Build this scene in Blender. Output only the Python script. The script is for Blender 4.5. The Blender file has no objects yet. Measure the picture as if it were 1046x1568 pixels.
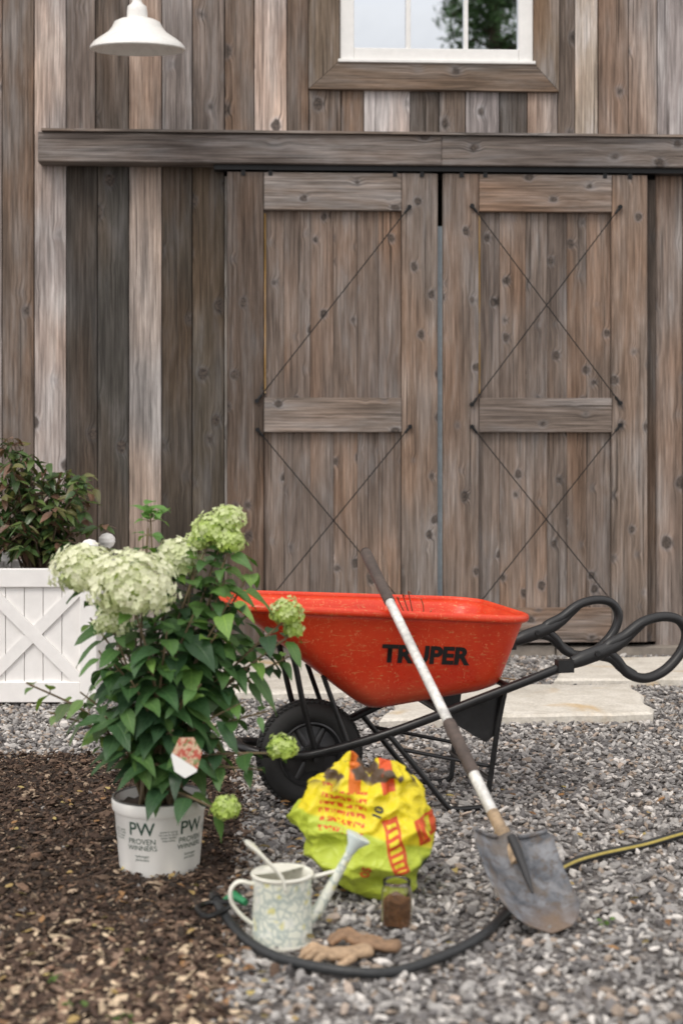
import bpy, math, random
import numpy as np
from mathutils import Vector, Matrix, noise
from mathutils.bvhtree import BVHTree
random.seed(7); rng=np.random.default_rng(7)
R=random.uniform
scene=bpy.context.scene
C=bpy.context.collection

# ---------------------------------------------------------------- materials
class NT:
    def __init__(s,tree): s.t=tree
    def n(s,typ,ins=None,**props):
        nd=s.t.nodes.new(typ)
        for k,v in props.items(): setattr(nd,k,v)
        for k,v in (ins or {}).items():
            sock=nd.inputs[k]
            if isinstance(v,bpy.types.NodeSocket): s.t.links.new(v,sock)
            else: sock.default_value=v
        return nd
    def math(s,op,a,b=0.0,c=0.0,clamp=False):
        nd=s.n('ShaderNodeMath',{0:a,1:b,2:c},operation=op); nd.use_clamp=clamp; return nd.outputs[0]
    def vmul(s,a,b): return s.n('ShaderNodeVectorMath',{0:a,1:b},operation='MULTIPLY').outputs[0]
    def vadd(s,a,b): return s.n('ShaderNodeVectorMath',{0:a,1:b},operation='ADD').outputs[0]
    def rmap(s,v,a,b,c,d,smooth=False):
        nd=s.n('ShaderNodeMapRange',{0:v,1:a,2:b,3:c,4:d}); 
        if smooth: nd.interpolation_type='SMOOTHSTEP'
        return nd.outputs[0]
    def mix(s,f,a,b,blend='MIX'):
        nd=s.n('ShaderNodeMix',data_type='RGBA',blend_type=blend)
        for idx,v in ((0,f),(6,a),(7,b)):
            if isinstance(v,bpy.types.NodeSocket): s.t.links.new(v,nd.inputs[idx])
            else: nd.inputs[idx].default_value=v if idx==0 else (tuple(v)+(1,))[:4]
        return nd.outputs[2]
    def noise(s,vec,scale,detail=4,rough=.55,dist=0):
        ins={'Scale':scale,'Detail':detail,'Roughness':rough,'Distortion':dist}
        if vec is not None: ins['Vector']=vec
        return s.n('ShaderNodeTexNoise',ins).outputs[0]
    def attr(s,name,o='Color'): return s.n('ShaderNodeAttribute',attribute_name=name).outputs[o]
    def gray(s,v):
        return s.n('ShaderNodeCombineColor',{0:v,1:v,2:v}).outputs[0]
    def bump(s,h,strength=.3,dist=.01):
        return s.n('ShaderNodeBump',{'Height':h,'Strength':strength,'Distance':dist}).outputs[0]

def new_mat(name,**kw):
    m=bpy.data.materials.new(name); m.use_nodes=True
    nt=NT(m.node_tree); p=m.node_tree.nodes['Principled BSDF']
    for k,v in kw.items():
        p.inputs[k.replace('_',' ')].default_value=v
    return m,nt,p
def link(nt,a,b): nt.t.links.new(a,b)

def plain(name,col,rough=.6,metal=0.0,var=.18,scale=25,bump=.12,spec=.5):
    m,nt,p=new_mat(name,Roughness=rough,Metallic=metal,Specular_IOR_Level=spec)
    oc=nt.n('ShaderNodeTexCoord').outputs['Object']
    f=nt.noise(oc,scale,4,.6); g=nt.noise(oc,scale*.13,2,.5)
    v=nt.rmap(f,.25,.75,1-var,1+var); v2=nt.rmap(g,.3,.7,1-var*.7,1+var*.7)
    c=nt.mix(1.0,(*col,1),nt.gray(nt.math('MULTIPLY',v,v2)),'MULTIPLY')
    link(nt,c,p.inputs['Base Color'])
    link(nt,nt.rmap(f,.2,.8,max(.05,rough-.1),min(1,rough+.1)),p.inputs['Roughness'])
    if bump: link(nt,nt.bump(f,bump,.004),p.inputs['Normal'])
    return m

def wood_mat(name,knots=6.0):
    m,nt,p=new_mat(name,Roughness=.9,Specular_IOR_Level=.18)
    g=nt.attr('g','Vector'); tone=nt.attr('col','Color')
    wob=nt.n('ShaderNodeTexNoise',{'Vector':g,'Scale':18.0,'Detail':3.0}).outputs[1]
    gw=nt.vadd(nt.vmul(g,(1,.78,1)),nt.vmul(wob,(.030,.030,0)))
    vor=nt.n('ShaderNodeTexVoronoi',{'Vector':gw,'Scale':knots}).outputs['Distance']
    swirl=nt.rmap(vor,.06,.34,.024,0,True)
    sv=nt.n('ShaderNodeCombineXYZ',{0:swirl,1:0.0,2:0.0}).outputs[0]
    g2=nt.vadd(g,sv)
    fine=nt.noise(nt.vmul(g2,(1,.022,1)),165,3,.6,.05)
    mid=nt.noise(nt.vmul(g2,(1,.030,1)),55,4,.68,.25)
    blot=nt.noise(nt.vmul(g,(1,.16,1)),9,5,.65,.35)
    big=nt.noise(nt.vmul(g,(1,.35,1)),1.9,2,.5,.2)
    a=nt.rmap(fine,.33,.67,.66,1.28); b=nt.rmap(mid,.34,.66,.64,1.30); c=nt.rmap(blot,.32,.68,.70,1.24)
    k=nt.math('MULTIPLY',nt.math('MULTIPLY',a,b),c)
    col=nt.mix(1.0,tone,nt.gray(k),'MULTIPLY')
    grey=nt.mix(1.0,nt.n('ShaderNodeRGBToBW',{0:col}).outputs[0],(1.20,1.14,1.12,1),'MULTIPLY')
    col=nt.mix(nt.rmap(blot,.42,.68,0,.65,True),col,grey)
    col=nt.mix(nt.rmap(big,.47,.68,0,.65,True),col,nt.mix(1.0,col,(1.22,.95,.74,1),'MULTIPLY'))
    col=nt.mix(nt.rmap(big,.50,.30,0,.55,True),col,nt.mix(1.0,col,(.64,.64,.66,1),'MULTIPLY'))
    halo=nt.rmap(vor,.13,.26,.45,0,True)
    col=nt.mix(halo,col,nt.mix(1.0,grey,(1.02,1.05,1.10,1),'MULTIPLY'))
    core=nt.rmap(vor,.115,.180,1,0,True)
    kc=nt.mix(nt.rmap(nt.noise(g,70,3),.35,.65,0,1),(.032,.027,.025),(.115,.09,.075))
    col=nt.mix(nt.math('MULTIPLY',core,.88),col,kc)
    ch=nt.noise(nt.vmul(g2,(1,.012,1)),85,1,.5,.05)
    chk=nt.rmap(ch,.27,.34,1,0,True)
    col=nt.mix(nt.math('MULTIPLY',chk,.75),col,(.03,.024,.02))
    link(nt,col,p.inputs['Base Color'])
    h=nt.math('SUBTRACT',mid,nt.math('MULTIPLY',chk,.6))
    link(nt,nt.bump(h,.5,.006),p.inputs['Normal'])
    return m

def attr_mat(name,rough=.8,nscale=80,var=.25,spec=.4,bump=True):
    m,nt,p=new_mat(name,Roughness=rough,Specular_IOR_Level=spec)
    oc=nt.n('ShaderNodeTexCoord').outputs['Object']
    f=nt.noise(oc,nscale,2,.6)
    c=nt.mix(1.0,nt.attr('col'),nt.gray(nt.rmap(f,.3,.7,1-var,1+var)),'MULTIPLY')
    link(nt,c,p.inputs['Base Color'])
    if bump: link(nt,nt.bump(f,.3,.003),p.inputs['Normal'])
    return m

def leaf_mat(name,rough=.42,transl=.22):
    m,nt,p=new_mat(name,Roughness=rough,Specular_IOR_Level=.5)
    g=nt.n('ShaderNodeSeparateXYZ',{0:nt.attr('g','Vector')})
    x=nt.math('ABSOLUTE',g.outputs[0]); y=g.outputs[1]
    rib=nt.rmap(x,.03,.12,1,0,True)
    ph=nt.math('MULTIPLY',nt.math('SUBTRACT',y,nt.math('MULTIPLY',x,.22)),44.0)
    vein=nt.rmap(nt.math('SINE',ph),.80,1,0,.55,True)
    v=nt.math('MAXIMUM',rib,vein)
    base=nt.attr('col')
    lite=nt.mix(1.0,base,(1.8,1.6,1.5,1),'MULTIPLY')
    c=nt.mix(nt.math('MULTIPLY',v,.6),base,lite)
    link(nt,c,p.inputs['Base Color'])
    link(nt,nt.bump(v,.35,-.003),p.inputs['Normal'])
    tr=nt.n('ShaderNodeBsdfTranslucent',{'Color':nt.mix(1.0,c,(1.3,1.6,.6,1),'MULTIPLY')})
    mx=nt.n('ShaderNodeMixShader',{0:transl,1:p.outputs[0],2:tr.outputs[0]})
    out=nt.t.nodes['Material Output']; link(nt,mx.outputs[0],out.inputs[0])
    return m

# ---------------------------------------------------------------- mesh builder
class MB:
    def __init__(s): s.v=[];s.f=[];s.m=[];s.g=[];s.c=[]
    def add(s,verts,faces,mat=0,col=(1,1,1),g=None):
        o=len(s.v); s.v+= [tuple(v) for v in verts]
        s.f+=[tuple(i+o for i in f) for f in faces]; s.m+=[mat]*len(faces)
        if isinstance(col,list): s.c+=[(*c[:3],1) for c in col]
        else: s.c+=[(*col[:3],1)]*len(verts)
        s.g+= g if g is not None else [(0,0,0)]*len(verts)
    def box(s,x0,x1,y0,y1,z0,z1,col=(1,1,1),mat=0,axis='z',ch=0.0):
        seed=R(0,50)
        if ch>0:
            V=[(x0,y0+ch,z0),(x1,y0+ch,z0),(x1,y0+ch,z1),(x0,y0+ch,z1),
               (x0+ch,y0,z0+ch),(x1-ch,y0,z0+ch),(x1-ch,y0,z1-ch),(x0+ch,y0,z1-ch),
               (x0,y1,z0),(x1,y1,z0),(x1,y1,z1),(x0,y1,z1)]
            F=[(4,5,6,7),(0,1,5,4),(1,2,6,5),(2,3,7,6),(3,0,4,7),(8,9,1,0),(9,10,2,1),(10,11,3,2),(11,8,0,3),(11,10,9,8)]
        else:
            V=[(x,y,z) for z in (z0,z1) for y in (y0,y1) for x in (x0,x1)]
            F=[(0,1,5,4),(1,3,7,5),(3,2,6,7),(2,0,4,6),(4,5,7,6),(1,0,2,3)]
        if axis=='z': g=[(v[0]+v[1],v[2],seed) for v in V]
        elif axis=='x': g=[(v[2]+v[1],v[0],seed) for v in V]
        else: g=[(v[0]+v[2],v[1],seed) for v in V]
        s.add(V,F,mat,col,g)
    def prism(s,poly,y0,y1,col,axis='z',mat=0):
        n=len(poly); seed=R(0,50)
        V=[(p[0],y0,p[1]) for p in poly]+[(p[0],y1,p[1]) for p in poly]
        F=[tuple(range(n)),tuple(range(2*n-1,n-1,-1))]+[((i+1)%n,i,n+i,n+(i+1)%n) for i in range(n)]
        g=[((v[0]+v[1],v[2],seed) if axis=='z' else (v[2]+v[1],v[0],seed)) for v in V]
        s.add(V,F,mat,col,g)
    def tube(s,pts,r,seg=10,mat=0,col=(1,1,1),closed=False,caps=True,flat=None,colf=None):
        pts=[Vector(p) for p in pts]; n=len(pts)
        rr=r if isinstance(r,(list,tuple)) else [r]*n
        T=[]
        for i in range(n):
            if closed: t=pts[(i+1)%n]-pts[i-1]
            else: t=pts[min(n-1,i+1)]-pts[max(0,i-1)]
            T.append(t.normalized())
        up=Vector((0,0,1)) if abs(T[0].z)<.9 else Vector((1,0,0))
        nn=(up-T[0]*up.dot(T[0])).normalized()
        V=[];g=[];cols=[];acc=0
        for i in range(n):
            if i: 
                nn=(nn-T[i]*nn.dot(T[i])).normalized(); acc+=(pts[i]-pts[i-1]).length
            b=T[i].cross(nn)
            for j in range(seg):
                a=2*math.pi*j/seg
                fx,fy=(1,1) if flat is None else flat
                V.append(pts[i]+nn*(math.cos(a)*rr[i]*fx)+b*(math.sin(a)*rr[i]*fy)); g.append((j/seg,acc,0))
                cols.append(colf(i,j) if colf else col)
        F=[]
        for i in range(n if closed else n-1):
            k=(i+1)%n
            for j in range(seg):
                F.append((i*seg+j,i*seg+(j+1)%seg,k*seg+(j+1)%seg,k*seg+j))
        if caps and not closed:
            F.append(tuple(range(seg-1,-1,-1))); F.append(tuple((n-1)*seg+j for j in range(seg)))
        s.add(V,F,mat,cols,g)
    def lathe(s,prof,seg=48,mat=0,col=(1,1,1),M=None,rf=None):
        V=[];F=[];g=[]
        for i,(r,z) in enumerate(prof):
            for j in range(seg):
                a=2*math.pi*j/seg; q=rf(a,i) if rf else (1,0)
                p=Vector((math.cos(a)*r*q[0],math.sin(a)*r*q[0],z+q[1])); 
                V.append(M@p if M else p); g.append((j/seg,z,0))
        for i in range(len(prof)-1):
            for j in range(seg):
                F.append((i*seg+j,i*seg+(j+1)%seg,(i+1)*seg+(j+1)%seg,(i+1)*seg+j))
        s.add(V,F,mat,col,g)
    def leaf(s,o,d,n,L,W,droop,fold,col,mat=0,rows=7):
        d=d.normalized(); sd=d.cross(n)
        if sd.length<1e-3: sd=d.cross(Vector((1,0,0)))
        sd.normalize(); n=sd.cross(d)
        V=[];g=[]; ph=R(0,6); tw=R(-.25,.25)
        for i in range(rows):
            t=i/(rows-1); w=W*.5*max(0,math.sin(math.pi*min(1,t**.72)))**.85
            c=o+d*(L*t)+Vector((0,0,-droop*L*t*t))
            s2=(sd+n*tw*t)
            wv=.10*W*math.sin(ph+t*9)
            V+=[c-s2*w+n*(fold*w+wv*t),c,c+s2*w+n*(fold*w-wv*t)]
            g+=[(-1,t,0),(0,t,0),(1,t,0)]
        F=[]
        for i in range(rows-1):
            a=i*3
            F+=[(a,a+1,a+4,a+3),(a+1,a+2,a+5,a+4)]
        s.add(V,F,mat,col,g)
    def obj(s,name,mats,parent=None,smooth=40,loc=None):
        me=bpy.data.meshes.new(name); me.from_pydata(s.v,[],s.f); 
        for m in (mats if isinstance(mats,(list,tuple)) else [mats]): me.materials.append(m)
        me.polygons.foreach_set('material_index',s.m)
        a=me.attributes.new('g','FLOAT_VECTOR','POINT'); a.data.foreach_set('vector',np.array(s.g,dtype=np.float32).ravel())
        a=me.attributes.new('col','FLOAT_COLOR','POINT'); a.data.foreach_set('color',np.array(s.c,dtype=np.float32).ravel())
        if smooth: 
            me.shade_smooth()
            if smooth<180: me.set_sharp_from_angle(angle=math.radians(smooth))
        else: me.shade_flat()
        me.update()
        ob=bpy.data.objects.new(name,me); C.objects.link(ob)
        if parent: ob.parent=parent
        if loc: ob.location=loc
        return ob
    def bvh(s): return BVHTree.FromPolygons(s.v,s.f)

def empty(name,loc=(0,0,0),rz=0):
    e=bpy.data.objects.new(name,None); e.location=loc; e.rotation_euler=(0,0,rz); e.empty_display_size=.1
    C.objects.link(e); return e

def smooth(pts,n=6,closed=False):
    P=[Vector(p) for p in pts]; out=[]; m=len(P)
    for i in range(m if closed else m-1):
        if closed: a,b,c,d=P[i-1],P[i],P[(i+1)%m],P[(i+2)%m]
        else: a,b,c,d=P[max(0,i-1)],P[i],P[i+1],P[min(m-1,i+2)]
        for k in range(n):
            t=k/n
            out.append(.5*((2*b)+(c-a)*t+(2*a-5*b+4*c-d)*t*t+(3*b-a-3*c+d)*t**3))
    if not closed: out.append(P[-1])
    return out

def lettering(body,size,fn,mat,name,parent,bold=0.0,align='CENTER'):
    cu=bpy.data.curves.new(name,'FONT'); cu.body=body; cu.size=size; cu.align_x=align; cu.align_y='CENTER'
    cu.resolution_u=4; cu.offset=bold
    t=bpy.data.objects.new(name+'_tmp',cu); C.objects.link(t)
    dg=bpy.context.evaluated_depsgraph_get(); me=bpy.data.meshes.new_from_object(t.evaluated_get(dg))
    bpy.data.objects.remove(t)
    bad=False
    for v in me.vertices:
        p=fn(v.co.x,v.co.y)
        if p is None: p=Vector((0,0,-5)); bad=True
        v.co=p
    me.materials.clear(); me.materials.append(mat)
    if bad:
        import bmesh
        bm=bmesh.new(); bm.from_mesh(me)
        bmesh.ops.delete(bm,geom=[v for v in bm.verts if v.co.z<-4],context='VERTS'); bm.to_mesh(me); bm.free()
    ob=bpy.data.objects.new(name,me); C.objects.link(ob); ob.parent=parent
    return ob

# ---------------------------------------------------------------- numpy scatter
def ico_variants(k,jit,sub=1):
    import bmesh
    out=[]
    for i in range(k):
        bm=bmesh.new(); bmesh.ops.create_icosphere(bm,subdivisions=sub,radius=1)
        v=np.array([list(x.co) for x in bm.verts]); f=np.array([[x.index for x in q.verts] for q in bm.faces])
        bm.free(); v=v*(1+rng.uniform(-jit,jit,(len(v),1)))+rng.uniform(-jit*.4,jit*.4,v.shape); out.append((v,f))
    return out
def scatter(name,P,S,rot,cols,variants,mat,parent=None):
    n=len(P); yaw,pit,rol=rot
    cy,sy=np.cos(yaw),np.sin(yaw); cp,sp=np.cos(pit),np.sin(pit); cr,sr=np.cos(rol),np.sin(rol)
    M=np.zeros((n,3,3))
    M[:,0,0]=cy*cp; M[:,0,1]=cy*sp*sr-sy*cr; M[:,0,2]=cy*sp*cr+sy*sr
    M[:,1,0]=sy*cp; M[:,1,1]=sy*sp*sr+cy*cr; M[:,1,2]=sy*sp*cr-cy*sr
    M[:,2,0]=-sp; M[:,2,1]=cp*sr; M[:,2,2]=cp*cr
    idx=rng.integers(0,len(variants),n)
    VV=[];FF=[];CC=[];off=0
    for k,(v,f) in enumerate(variants):
        sel=np.where(idx==k)[0]
        if len(sel)==0: continue
        loc=v[None]*S[sel][:,None,:]
        w=np.einsum('nij,nvj->nvi',M[sel],loc)+P[sel][:,None,:]
        VV.append(w.reshape(-1,3)); FF.append((f[None]+(np.arange(len(sel))*len(v))[:,None,None]+off).reshape(-1,f.shape[1]))
        CC.append(np.repeat(cols[sel],len(v),axis=0)); off+=len(sel)*len(v)
    V=np.concatenate(VV).astype(np.float32);F=np.concatenate(FF).astype(np.int32);Cc=np.concatenate(CC)
    me=bpy.data.meshes.new(name); me.vertices.add(len(V)); me.vertices.foreach_set('co',V.ravel())
    k=F.shape[1]; me.loops.add(F.size); me.loops.foreach_set('vertex_index',F.ravel())
    me.polygons.add(len(F)); me.polygons.foreach_set('loop_start',(np.arange(len(F))*k).astype(np.int32))
    me.update(calc_edges=True); me.validate()
    a=me.attributes.new('col','FLOAT_COLOR','POINT'); a.data.foreach_set('color',np.concatenate([Cc,np.ones((len(Cc),1))],1).astype(np.float32).ravel())
    me.materials.append(mat); me.shade_flat()
    ob=bpy.data.objects.new(name,me); C.objects.link(ob)
    if parent: ob.parent=parent
    return ob

# ================================================================ camera
cam=bpy.data.cameras.new('camera'); co=bpy.data.objects.new('camera',cam); C.objects.link(co)
co.location=(0,0,1.3); co.rotation_euler=(math.radians(90),0,0)
cam.sensor_fit='VERTICAL'; cam.sensor_height=36; cam.sensor_width=24; cam.lens=50; cam.shift_y=-0.06
cam.clip_end=1000; cam.dof.use_dof=True; cam.dof.focus_distance=6.0; cam.dof.aperture_fstop=2.2
scene.camera=co

# ================================================================ world + sun
w=bpy.data.worlds.new('World'); scene.world=w; w.use_nodes=True
nt=NT(w.node_tree); bg=w.node_tree.nodes['Background']; bg.inputs[1].default_value=.14
sky=nt.n('ShaderNodeTexSky',sky_type='NISHITA'); sky.sun_disc=False
sky.sun_elevation=math.radians(52); sky.sun_rotation=math.radians(212)
tc=nt.n('ShaderNodeTexCoord').outputs['Generated']
cl=nt.noise(nt.vmul(tc,(1,1,2.2)),3.2,6,.58,.3)
cf=nt.rmap(cl,.33,.54,.35,1,True)
cc=nt.mix(nt.rmap(cl,.45,.75,0,1),(11.3,10.9,10.6),(7.8,7.6,7.5))
link(nt,nt.mix(cf,sky.outputs[0],cc),bg.inputs[0])
sun=bpy.data.lights.new('sun','SUN'); so=bpy.data.objects.new('sun',sun); C.objects.link(so)
sun.energy=1.5; sun.angle=math.radians(20); sun.color=(1,.93,.84)
az=math.radians(212); el=math.radians(52)
sd=Vector((math.sin(az)*math.cos(el),math.cos(az)*math.cos(el),math.sin(el)))
so.rotation_euler=sd.to_track_quat('Z','Y').to_euler(); so.location=sd*20
scene.view_settings.view_transform='Standard'; scene.view_settings.look='None'; scene.view_settings.exposure=0

# ================================================================ ground
m_gsheet,nt,p=new_mat('gravel_bed',Roughness=.9)
oc=nt.n('ShaderNodeTexCoord').outputs['Object']
vo=nt.n('ShaderNodeTexVoronoi',{'Vector':oc,'Scale':50.0})
c=nt.mix(nt.n('ShaderNodeSeparateColor',{0:vo.outputs['Color']}).outputs[0],(.13,.12,.115),(.36,.335,.315))
c=nt.mix(nt.rmap(vo.outputs['Distance'],.3,.7,0,.8),c,(.07,.06,.055))
link(nt,c,p.inputs['Base Color']); link(nt,nt.bump(vo.outputs['Distance'],.8,-.02),p.inputs['Normal'])
mb=MB(); mb.add([(-150,-150,0),(150,-150,0),(150,150,0),(-150,150,0)],[(0,1,2,3)])
ground=mb.obj('ground',m_gsheet,smooth=0)

def edge_x(y):
    return np.interp(y,[0,3.2,5.15,5.9],[-.18,-.275,-.37,-.45])
m_gr=attr_mat('gravel_stone',.8,60,.2,bump=False)
n=74000
P=np.stack([rng.uniform(-2.4,2.5,n),2.7+rng.uniform(0,1,n)*6.25,np.zeros(n)],1)
inb=(P[:,1]<6.0+.03*np.sin(P[:,0]*9))&(P[:,0]<edge_x(P[:,1])+rng.normal(0,.018,n))
keep=~inb|(rng.random(n)<.012); P=P[keep]; n=len(P)
size=np.clip(rng.lognormal(math.log(.0104),.32,n),.0045,.024)
P[:,2]=rng.uniform(.0,.012,n)
S=size[:,None]*np.stack([rng.uniform(1.0,1.55,n),rng.uniform(.6,.95,n),rng.uniform(.35,.7,n)],1)
base=np.array([[.25,.238,.23],[.15,.142,.14],[.35,.335,.32],[.53,.50,.47],[.28,.225,.18],[.09,.083,.082],[.40,.325,.27]])
ci=rng.choice(len(base),n,p=[.26,.21,.22,.12,.09,.06,.04]); cols=base[ci]*rng.uniform(.85,1.25,(n,1))
gravel=scatter('gravel',P,S,(rng.uniform(0,6.28,n),rng.normal(0,.45,n),rng.normal(0,.45,n)),cols,ico_variants(10,.24),m_gr)

# mulch bed
m_soil=plain('mulch_soil',(.050,.036,.028),.95,0,.5,30,.6)
mb=MB(); pts=[(-5,6.02),(-3,6.03),(-1.5,5.99),(-.44,5.9),(-.37,5.15),(-.32,4.2),(-.275,3.2),(-.18,1.0),(-5,1.0)]
mb.add([(x,y,.008) for x,y in pts],[tuple(range(len(pts)-1,-1,-1))]); 
bed=mb.obj('mulch_bed',m_soil,smooth=0)
m_mu=attr_mat('bark_chip',.95,90,.3,.15,bump=False)
n=54000
P=np.stack([rng.uniform(-1.9,-.1,n),rng.uniform(2.7,6.05,n),rng.uniform(.004,.022,n)],1)
ex=edge_x(P[:,1]); keep=(P[:,0]<ex+np.abs(rng.normal(0,.035,n))*1.0-.005)|((P[:,0]<ex+.35)&(rng.random(n)<.02)); P=P[keep]; n=len(P)
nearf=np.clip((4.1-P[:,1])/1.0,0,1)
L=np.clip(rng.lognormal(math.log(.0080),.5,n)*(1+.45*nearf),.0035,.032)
S=np.stack([L,L*rng.uniform(.3,.65,n),L*rng.uniform(.1,.25,n)],1)
base=np.array([[.055,.037,.029],[.095,.064,.047],[.155,.108,.080],[.33,.25,.18],[.034,.026,.021],[.18,.115,.08]])
ci=rng.choice(len(base),n,p=[.32,.27,.15,.06,.15,.05]); cols=base[ci]*rng.uniform(.8,1.25,(n,1))
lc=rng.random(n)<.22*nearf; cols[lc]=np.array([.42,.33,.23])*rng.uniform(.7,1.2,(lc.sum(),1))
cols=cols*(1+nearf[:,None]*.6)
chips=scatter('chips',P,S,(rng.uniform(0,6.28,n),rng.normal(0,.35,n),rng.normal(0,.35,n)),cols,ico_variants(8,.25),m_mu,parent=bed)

m_leaf=leaf_mat('leaf_green'); 
mb=MB()
for i in range(210):
    x=R(-1.2,.0) if i<150 else R(-.2,1.6); y=R(3.1,5.4)
    a=R(0,6.28); cl_=random.choice([(.42,.30,.12),(.36,.20,.09),(.22,.12,.06),(.50,.40,.16),(.18,.14,.06)])
    mb.leaf(Vector((x,y,R(.02,.03))),Vector((math.cos(a),math.sin(a),R(-.1,.3))),Vector((R(-.3,.3),R(-.3,.3),1)),R(.02,.045),R(.012,.024),R(0,.4),R(-.2,.4),cl_)
mb.obj('leaf_litter',m_leaf,smooth=180)
mb=MB()
for cx,cy in ((-.62,3.27),(-.50,3.2),(-.70,3.45),(.73,3.85),(-.95,3.6)):
    for k in range(8):
        a=R(0,6.28); mb.leaf(Vector((cx+R(-.03,.03),cy+R(-.03,.03),.02)),Vector((math.cos(a),math.sin(a),R(.2,.8))),Vector((0,0,1)),R(.015,.03),R(.01,.017),.4,.2,(.10,.18,.04))
mb.obj('weeds',m_leaf,smooth=180)

# flagstones
m_flag,nt,p=new_mat('flagstone',Roughness=.85)
oc=nt.n('ShaderNodeTexCoord').outputs['Object']
f=nt.noise(oc,9,6,.62,.4); g=nt.noise(oc,2.2,4,.5,.6); h=nt.noise(oc,60,3,.6)
c=nt.mix(nt.rmap(f,.3,.7,0,1),(.54,.50,.43),(.74,.70,.63))
c=nt.mix(nt.rmap(g,.55,.70,0,.75,True),c,(.57,.39,.18))
c=nt.mix(1.0,c,nt.gray(nt.rmap(h,.3,.7,.85,1.12)),'MULTIPLY')
link(nt,c,p.inputs['Base Color']); link(nt,nt.bump(f,.4,.02),p.inputs['Normal'])
def slab(poly,z=.05):
    mb=MB(); P=[]
    for i in range(len(poly)):
        a=Vector(poly[i]);b=Vector(poly[(i+1)%len(poly)])
        for k in range(7):
            q=a.lerp(b,k/7); P.append(q+Vector((noise.noise((q.x*5,q.y*5,1)),noise.noise((q.x*5,q.y*5,7))))*.06)
    n=len(P); ctr=sum(P,Vector((0,0)))/n
    V=[(q.x,q.y,-.01) for q in P]+[(q.x,q.y,z-.012) for q in P]+[((q.x-ctr.x)*.975+ctr.x,(q.y-ctr.y)*.96+ctr.y,z+.004*noise.noise((q.x*6,q.y*6,3))) for q in P]
    F=[]
    for r in range(2):
        for i in range(n): F.append((r*n+i,r*n+(i+1)%n,(r+1)*n+(i+1)%n,(r+1)*n+i))
    F.append(tuple(range(2*n,3*n)))
    mb.add(V,F)
    return mb.obj('flagstone',m_flag,smooth=30)
slab([(.18,6.62),(1.50,6.80),(1.56,7.62),(.42,7.60)])
slab([(1.16,7.78),(2.5,7.86),(2.55,8.65),(1.36,8.62)])
slab([(-.85,7.42),(-.30,7.36),(.34,7.5),(.42,8.3),(-.1,8.55),(-.8,8.5)])
slab([(-2.6,8.05),(-2.0,8.0),(-1.1,8.1),(-1.15,8.6),(-2.5,8.7)],.03)

# ================================================================ barn
barn=empty('barn',(0,9.05,0),.045)
m_wood=wood_mat('weathered_siding',4.6); m_door=wood_mat('weathered_door_wood',6.6)
LT=(.44,.385,.365); LM=(.33,.28,.255); M_=(.235,.190,.165); B_=(.190,.147,.120); D_=(.080,.069,.060); DK=(.125,.103,.088)
def jit(c,a=.10):
    k=R(1-a,1+a); h=R(-.025,.025); return (c[0]*k*(1+h),c[1]*k,c[2]*k*(1-h))
GAP=.003
up=MB()
def board(mb,u0,u1,z0,z1,col,y0=-.022):
    y=y0+R(-.006,.006)
    mb.box(u0+GAP,u1-GAP,y,y+.03,z0,z1,jit(col),axis='z',ch=.003)
EU=[-2.131,-1.932,-1.732,-1.550,-1.342,-1.134,-.943,-.740,-.553,-.345,-.208]
CU=[B_,LT,M_,DK,LM,LM,M_,B_,LT,B_]
for i,c_ in enumerate(CU): board(up,EU[i],EU[i+1],3.16 if i>1 else .05,6.2,c_)
ew=[-.208,-.004,.141,.436,.619,.789,1.005,1.184,1.379]; cw=[B_,(.23,.155,.11),LT,DK,B_,LT,DK,LM]
for i,c_ in enumerate(cw):
    board(up,ew[i],ew[i+1],3.16,3.63,c_); board(up,ew[i],ew[i+1],5.2,6.2,c_)
er=[1.379,1.491,1.641,1.836,2.023,2.231]; cr=[B_,(.48,.40,.33),M_,LM,LT]
for i,c_ in enumerate(cr): board(up,er[i],er[i+1],3.16,6.2,c_)
lowc=[D_,(.085,.080,.073),(.33,.30,.285),(.088,.073,.059),(.112,.091,.070)]
el_=[-1.732,-1.537,-1.342,-1.134,-.943,-.740]
for i,c_ in enumerate(lowc): board(up,el_[i],el_[i+1],.05,3.155,c_)
board(up,2.01,2.19,.05,3.155,M_); 
x=2.19
while x<7: 
    wd=R(.17,.22); board(up,x,x+wd,.05,3.155,random.choice([LM,M_,B_,LT])); x+=wd
x=2.231
while x<7: 
    wd=R(.17,.22); board(up,x,x+wd,3.16,6.2,random.choice([LM,M_,B_,LT])); x+=wd
x=-2.131
while x>-6: 
    wd=R(.17,.22); board(up,x-wd,x,.05,6.2,LM if x>-2.2 else random.choice([LM,M_,B_,LT])); x-=wd
up.obj('siding_boards',m_wood,barn,smooth=0)
tr=MB()
tr.box(-.738,-.722,-.05,.02,.08,3.03,(.30,.27,.24),ch=.002)
tr.box(1.936,2.006,-.052,.02,.08,3.03,(.115,.092,.078),ch=.003)  # dark tone paints the shade beside the right door into this board
tr.obj('door_jamb',m_wood,barn,smooth=0)
m_dark=plain('dark_gap_backing',(.018,.016,.015),.95,0,.2)  # near-black backing sheet, its colour stands in for shade in the board gaps
bk=MB(); bk.box(-6.1,-.75,.012,.05,.0,6.2); bk.box(2.02,7.0,.012,.05,0,6.2); bk.box(-.75,2.02,.012,.05,3.03,3.62); bk.box(-.75,-.21,.012,.05,3.62,6.2); bk.box(1.38,2.02,.012,.05,3.62,6.2); bk.box(-.21,1.38,.012,.05,5.18,6.2)
bk.box(-6.1,-6.05,.05,8,0,6.2); bk.box(6.95,7.0,.05,8,0,6.2); bk.box(-6.1,7.0,8,8.05,0,6.2); bk.box(-6.04,6.94,.9,.94,0,6.1)
bk.obj('backing_and_walls',m_dark,barn,smooth=0)
m_roof=plain('metal_roof',(.16,.165,.17),.5,.4)
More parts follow.
